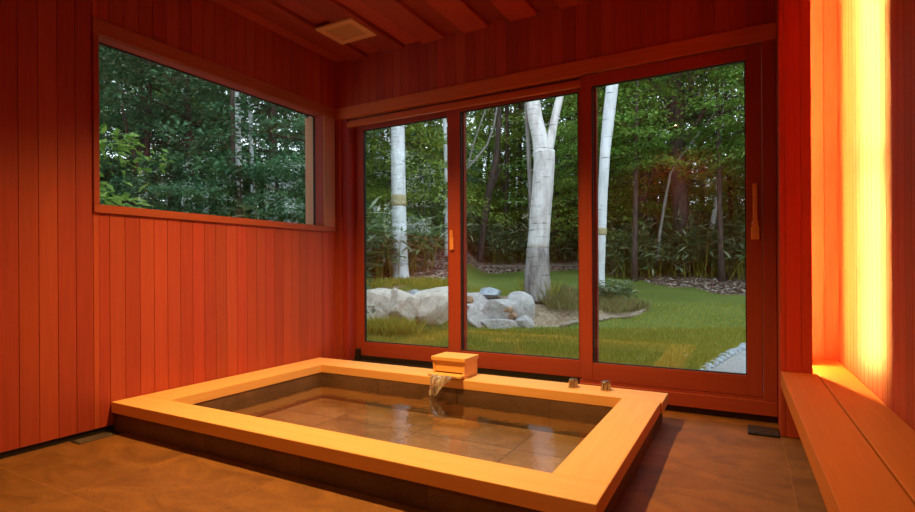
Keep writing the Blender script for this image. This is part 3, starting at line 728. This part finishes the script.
lone('pale_tree', [(255, 240, 9.1, 5), (253.5, 190, 9.1, 4.5), (252, 140, 9.1, 4.2), (250, 60, 9.1, 3.5)], 'birch', 'pale birch trunk among the leaves in the long window, the thinner of two')
lone('dark_tree', [(228, 232, 8.4, 5), (231, 190, 8.4, 5), (234, 140, 8.4, 4.5), (233, 60, 8.4, 4)], 'bark_dark', 'dark leaning stem in front of the pale trunks in the long window', None, [[(228, 160, 8.4, 3.5), (246, 172, 8.3, 3), (262, 196, 8.2, 2), (270, 225, 8.2, 1.5)]])
lone('dark_tree', [(148, 218, 9.5, 4), (146, 190, 9.5, 4), (139, 165, 9.5, 3.6), (128, 130, 9.5, 3), (118, 80, 9.5, 2.5)], 'bark_dark', 'dark curving stem near the near end of the long window')
lone('large_tree', [(684, 274, 14.4, 17), (681, 220, 14.4, 15), (679, 180, 14.4, 14), (678, 140, 14.4, 14), (677, 110, 14.4, 15), (675, 60, 14.4, 13), (672, -30, 14.4, 10), (670, -120, 14.4, 6)], 'bark_dark', 'big dark forest tree with crooked limbs beyond the widest glass door', None,
     [[(676, 112, 14.4, 7), (664, 98, 14.4, 6), (655, 84, 14.4, 3), (640, 70, 14.4, 2), (622, 52, 14.4, .8)], [(678, 120, 14.4, 7), (690, 106, 14.3, 6), (693, 92, 14.3, 6), (690, 60, 14.3, 5)], [(680, 150, 14.4, 6), (698, 125, 14.2, 5), (712, 98, 14, 3), (722, 80, 13.9, 2), (738, 50, 13.9, .8)]])
lone('pale_tree', [(712, 270, 15.2, 6), (711, 245, 15.2, 6.5), (713, 225, 15.2, 5), (717, 200, 15.2, 4), (722, 150, 15.2, 2.4), (726, 60, 15.2, 1.2)], 'birch_warm', 'short pale trunk patch in the shrubs behind the bark mound')
lone('slim_tree', [(657, 262, 13.6, 3), (660, 235, 13.6, 3.2), (665, 205, 13.6, 3), (671, 175, 13.6, 2.6), (680, 160, 13.6, 2.4), (694, 142, 13.6, 2.2), (705, 128, 13.6, 1.8), (718, 112, 13.6, 1.2), (735, 96, 13.6, .6)], 'bark_grey', 'thin grey sapling bending sideways behind the lawn')
lone('dark_tree', [(632, 262, 15.5, 8), (636, 230, 15.5, 7), (641, 200, 15.5, 6), (648, 170, 15.5, 5), (652, 120, 15.5, 4), (656, 50, 15.5, 3)], 'bark_dark', 'dark leaning stem right of the slim white birch', None, [[(636, 232, 15.5, 5), (644, 200, 15.4, 4), (658, 165, 15.3, 3)]])
lone('dark_tree', [(480, 262, 17, 6), (484, 225, 17, 6), (489, 195, 17, 7), (497, 160, 17, 6), (500, 120, 17, 5), (501, 60, 17, 4)], 'bark_dark', 'dark forest trunk left of the forked birch, leaning inward', None, [[(486, 205, 17, 3.5), (497, 178, 16.8, 3), (502, 165, 16.6, 2)]])
for a, b in ((506, 19.5), (519, 20.5), (556, 18.8), (568, 19.4), (575, 21)):
    lone('dark_tree', [(a, 262, b, 5), (a + 1, 200, b, 4.5), (a + 2, 120, b, 4), (a + 1, 20, b, 3)], 'bark_dark', 'straight dark trunk in the forest beside the forked birch', 'dark trunks beside the forked birch')
lone('bare_sapling', [(461, 250, 11.5, 2.4), (462, 200, 11.5, 2.4), (466, 170, 11.5, 2.2), (476, 160, 11.5, 2.2), (488, 145, 11.5, 2), (495, 125, 11.5, 1.8), (500, 95, 11.5, 1.5)], 'bark_grey', 'bare grey sapling arching beside the middle door post', None, [[(468, 168, 11.5, 2), (474, 145, 11.4, 1.8), (481, 125, 11.3, 1.5), (490, 100, 11.2, 1)]])

# ------------------------------------------------------------------ rocks
def rock_mat(name, ca, cb, cc):
    s = N(name); v = s.coord((1, 1, 1)); n1 = s.noise(v, 5, 7, .65, .5); n2 = s.noise(v, 40, 3, .6)
    f = s.mul(s.mul(n1, .75), s.mul(n2, .25), 'ADD')
    s.bsdf(Base__Color=s.ramp(f, [(.3, cc), (.48, cb), (.62, ca)]), Roughness=.85, Normal=s.bump(f, .6, .05), **{'Specular__IOR__Level': .2}); return s.m
M['rock_warm'] = rock_mat('warm_boulder', (.76, .69, .58), (.64, .56, .45), (.32, .25, .18))
M['rock_grey'] = rock_mat('grey_boulder', (.62, .58, .54), (.50, .46, .42), (.24, .21, .18))
M['rock_blue'] = rock_mat('bluish_slab', (.52, .57, .60), (.40, .44, .47), (.20, .22, .23))
M['rock_rust'] = rock_mat('rusty_stone', (.56, .38, .24), (.45, .27, .16), (.2, .12, .08))
M['edge_stone'] = rock_mat('tan_edging_stone', (.46, .38, .29), (.36, .28, .20), (.18, .13, .09))
def rock(px, py, d, w, h, dep, mat, label, seed, group=None, name='boulder', flat=0):
    r = random.Random(seed); bm = bmesh.new(); bmesh.ops.create_icosphere(bm, subdivisions=4, radius=1)
    planes = [(Vector((r.gauss(0, 1), r.gauss(0, 1), r.gauss(0, .8))).normalized(), r.uniform(.62, .88)) for _ in range(11)]
    for v in bm.verts:
        n = v.co.normalized(); k = 1
        for pn, pd in planes:
            c = n.dot(pn)
            if c > .01: k = min(k, pd / c)
        k += .02 * math.sin(n.x * 9 + seed) * math.sin(n.y * 8 + n.z * 7)
        v.co = n * k
    c = pix(px, py, d); sx, sy, sz = w * d / F / 2 * 1.22, dep, h * d / F / 2 * 1.22
    bm.transform(Matrix.Translation(c) @ Matrix.Rotation(YAW, 4, 'Z') @ Matrix.Diagonal((sx, sy, sz, 1)))
    return tag(obj(name, bm, mat, loc=c - Vector((0, 0, sz * .8)), smooth=False), label, 'rock', group)
rock(377, 311, 7.65, 50, 40, .40, M['rock_warm'], 'pale boulder at the outer edge of the rock wall, under the banded birch', 3)
rock(404, 309, 7.50, 36, 40, .36, M['rock_warm'], 'rounded pale boulder standing in the grass below the banded birch', 8)
rock(440, 307, 7.60, 56, 42, .42, M['rock_warm'], 'broad pale boulder next to the middle door post', 5)
rock(413, 299, 7.75, 22, 16, .16, M['rock_blue'], 'small bluish stone wedged between the pale boulders', 6)
rock(474, 306, 7.75, 34, 22, .25, M['rock_grey'], 'grey stone below the flat bluish slab', 12)
rock(489, 293.5, 8.0, 24, 10, .22, M['rock_blue'], 'flat bluish slab on top of the rock cluster', 13)
rock(474, 321, 7.45, 26, 24, .22, M['rock_grey'], 'low grey stone at the foot of the rock cluster by the door post', 14)
rock(500, 313, 7.55, 30, 26, .25, M['rock_grey'], 'grey stone in the middle of the rock cluster', 16)
rock(519, 312, 7.65, 30, 34, .28, M['rock_grey'], 'rounded grey boulder at the end of the rock cluster nearest the forked birch', 17)
rock(497, 325, 7.35, 34, 12, .16, M['rock_grey'], 'long flat stone along the grass at the foot of the rock cluster', 18)
rock(524, 325, 7.35, 18, 15, .13, M['rock_grey'], 'small grey stone at the corner of the rock cluster', 19)
for k, (a, b) in enumerate(((508, 310), (512, 316), (511, 323), (469, 300), (515, 331))):
    rock(a, b, 7.36, 9 - k % 3, 7, .05, M['rock_rust'], 'little rusty stone tucked among the grey rocks', 30 + k, 'rusty stones', 'stone')
for k in range(13):
    q = k / 12; t = T(697 + 47 * q); d = 4.70 + 1.45 * q
    x, y = gxy(t, d); p = gp(t, d)
    py = CY + (CAM.z - p.z - .015) / d * F
    rock(697 + 47 * q, py, d, 9.5, 5.5, .055, M['rock_blue'], 'pale edging stone along the grey gravel at the corner of the widest glass door', 50 + k, 'gravel edging stones', 'edging_stone')
for a, d, lab in ((641, 5.45, 'small white flat stone lying alone in the lawn'), (686, 5.6, 'thin pale flat stone in the lawn near the gravel corner')):
    p = gp(T(a), d); rock(a, CY + (CAM.z - p.z - .008) / d * F, d, 11, 3, .04, M['rock_warm'], lab, 70 + a, None, 'flat_stone')
for k in range(26):
    t = .2 + .16 * k / 25; d = float(np.interp(t, [.2, .27, .33, .362], [7.3, 7.55, 8.25, 9.0])) ; p = gp(t, d)
    rock(CX + t * F, CY + (CAM.z - p.z - .008) / d * F, d, 7 + 3 * ((k * 7) % 5) / 5, 3.4, .05, M['edge_stone'], 'small pale stone in the curved edging of the planted bed', 90 + k, 'bed edging stones', 'edging_stone')

# ------------------------------------------------------------------ grass
def blades(name, cells_, h, wd, mat, spread=.0, lean=.35):
    P = np.array([p for p in cells_]); n = len(P); r = np.random.default_rng(9)
    a = r.random(n) * 6.283; ax = np.stack([np.cos(a) * lean, np.sin(a) * lean, np.ones(n)], 1) + r.normal(0, .15, (n, 3))
    b = r.random(n) * 6.283
    return quads(name, leaves(P, ax, np.stack([np.cos(b), np.sin(b), np.zeros(n)], 1), h * r.uniform(.5, 1.3, n), wd * r.uniform(.7, 1.3, n), .1))
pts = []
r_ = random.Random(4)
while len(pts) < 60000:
    d = 4.6 + (2.6 if r_.random() < .8 else 5.0) * r_.random(); t = r_.uniform(-.24, .60)  # blades crowd near the doors, where their yellow stands for lamp spill
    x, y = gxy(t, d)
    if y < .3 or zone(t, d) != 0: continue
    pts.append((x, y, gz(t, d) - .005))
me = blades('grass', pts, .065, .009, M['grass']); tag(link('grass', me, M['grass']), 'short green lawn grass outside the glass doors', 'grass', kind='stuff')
def tuft(px, d, rad, h, n, mat, label, group):
    p = gp(T(px), d); r = np.random.default_rng(int(px * 7 + d * 31)); q = []
    for k in range(n):
        a, rr = r.random() * 6.283, rad * math.sqrt(r.random()); q.append((rr * math.cos(a), rr * math.sin(a), -.02))
    me = blades('grass_tuft', q, h, .012, mat, lean=.5); o = link('grass_tuft', me, mat, None, p); tag(o, label, 'grass', group, 'thing')
for px, d in ((556, 7.9), (566, 7.7), (573, 8.2), (549, 8.4)): tuft(px, d, .28, .22, 420, M['dry_grass'], 'yellowing grass tuft on the stony bed beside the forked birch', 'dry tufts by the forked birch')
for px, d in ((604, 8.6), (614, 8.8), (623, 9.0), (630, 9.05), (609, 8.2)): tuft(px, d, .32, .20, 480, M['dry_grass'], 'yellowish grass tuft in the curved bed round the slim birch', 'tufts round the slim birch')
for px, d in ((372, 7.05), (381, 7.1), (391, 7.0), (404, 7.0)): tuft(px, d, .22, .26, 360, M['grass'], 'tall weedy grass tuft against the pale boulders', 'weeds at the boulders')
for px, d in ((372, 8.9), (388, 9.2), (416, 9.3), (432, 8.9), (444, 9.2)): tuft(px, d, .4, .16, 500, M['grass'], 'low green grass tuft between the boulders and the banded birch', 'tufts above the boulders')
for px, d in ((528, 8.3), (549, 8.0)): tuft(px, d, .12, .35, 90, M['grass'], 'leafy green sprout at the foot of the forked birch', 'sprouts at the forked birch')
for px, d in ((607, 8.9), (615, 9.3)): plant('leafy_sprout', gp(T(px), d), PROTO['sasa'][1], px, .45, 'small leafy sprout beside the slim white birch', 'shrub', 'sprouts by the slim birch', ls)
# bark chips on the forest floor and the mound
pts = []
while len(pts) < 14000:
    d = 9.5 + 7.5 * r_.random(); t = r_.uniform(-.2, .6)
    if zone(t, d) != 1: continue
    x, y = gxy(t, d); pts.append((x, y, gz(t, d)))
P = np.array(pts); r = np.random.default_rng(3); a = r.random(len(P)) * 6.283
M['chips'] = leaf_mat('bark_chips', [(.20, .13, .09), (.38, .28, .21), (.55, .46, .39), (.30, .20, .14)], .02, .9)
me = quads('bark_chips', leaves(P, np.stack([np.cos(a), np.sin(a), r.normal(.15, .2, len(P))], 1), np.array([0, 0, 1.]) + r.normal(0, .3, (len(P), 3)), .13 * r.uniform(.5, 1.3, len(P)), .05 * r.uniform(.6, 1.3, len(P))))
tag(link('bark_chips', me, M['chips']), 'brown bark chips and dead leaves on the ground at the forest edge', 'bark chips', kind='stuff')
# ------------------------------------------------------------------ world
w = bpy.data.worlds.new('evening_sky'); sc.world = w; w.use_nodes = True; nt = w.node_tree
bg = nt.nodes['Background']
tc = nt.nodes.new('ShaderNodeTexCoord'); sp = nt.nodes.new('ShaderNodeSeparateXYZ'); rp = nt.nodes.new('ShaderNodeValToRGB')
nt.links.new(tc.outputs['Generated'], sp.inputs[0]); nt.links.new(sp.outputs['Z'], rp.inputs[0]); nt.links.new(rp.outputs[0], bg.inputs[0])
rp.color_ramp.elements[0].color = (.78, .88, .96, 1); rp.color_ramp.elements[1].color = (.62, .80, 1, 1)
bg.inputs[1].default_value = 2.8
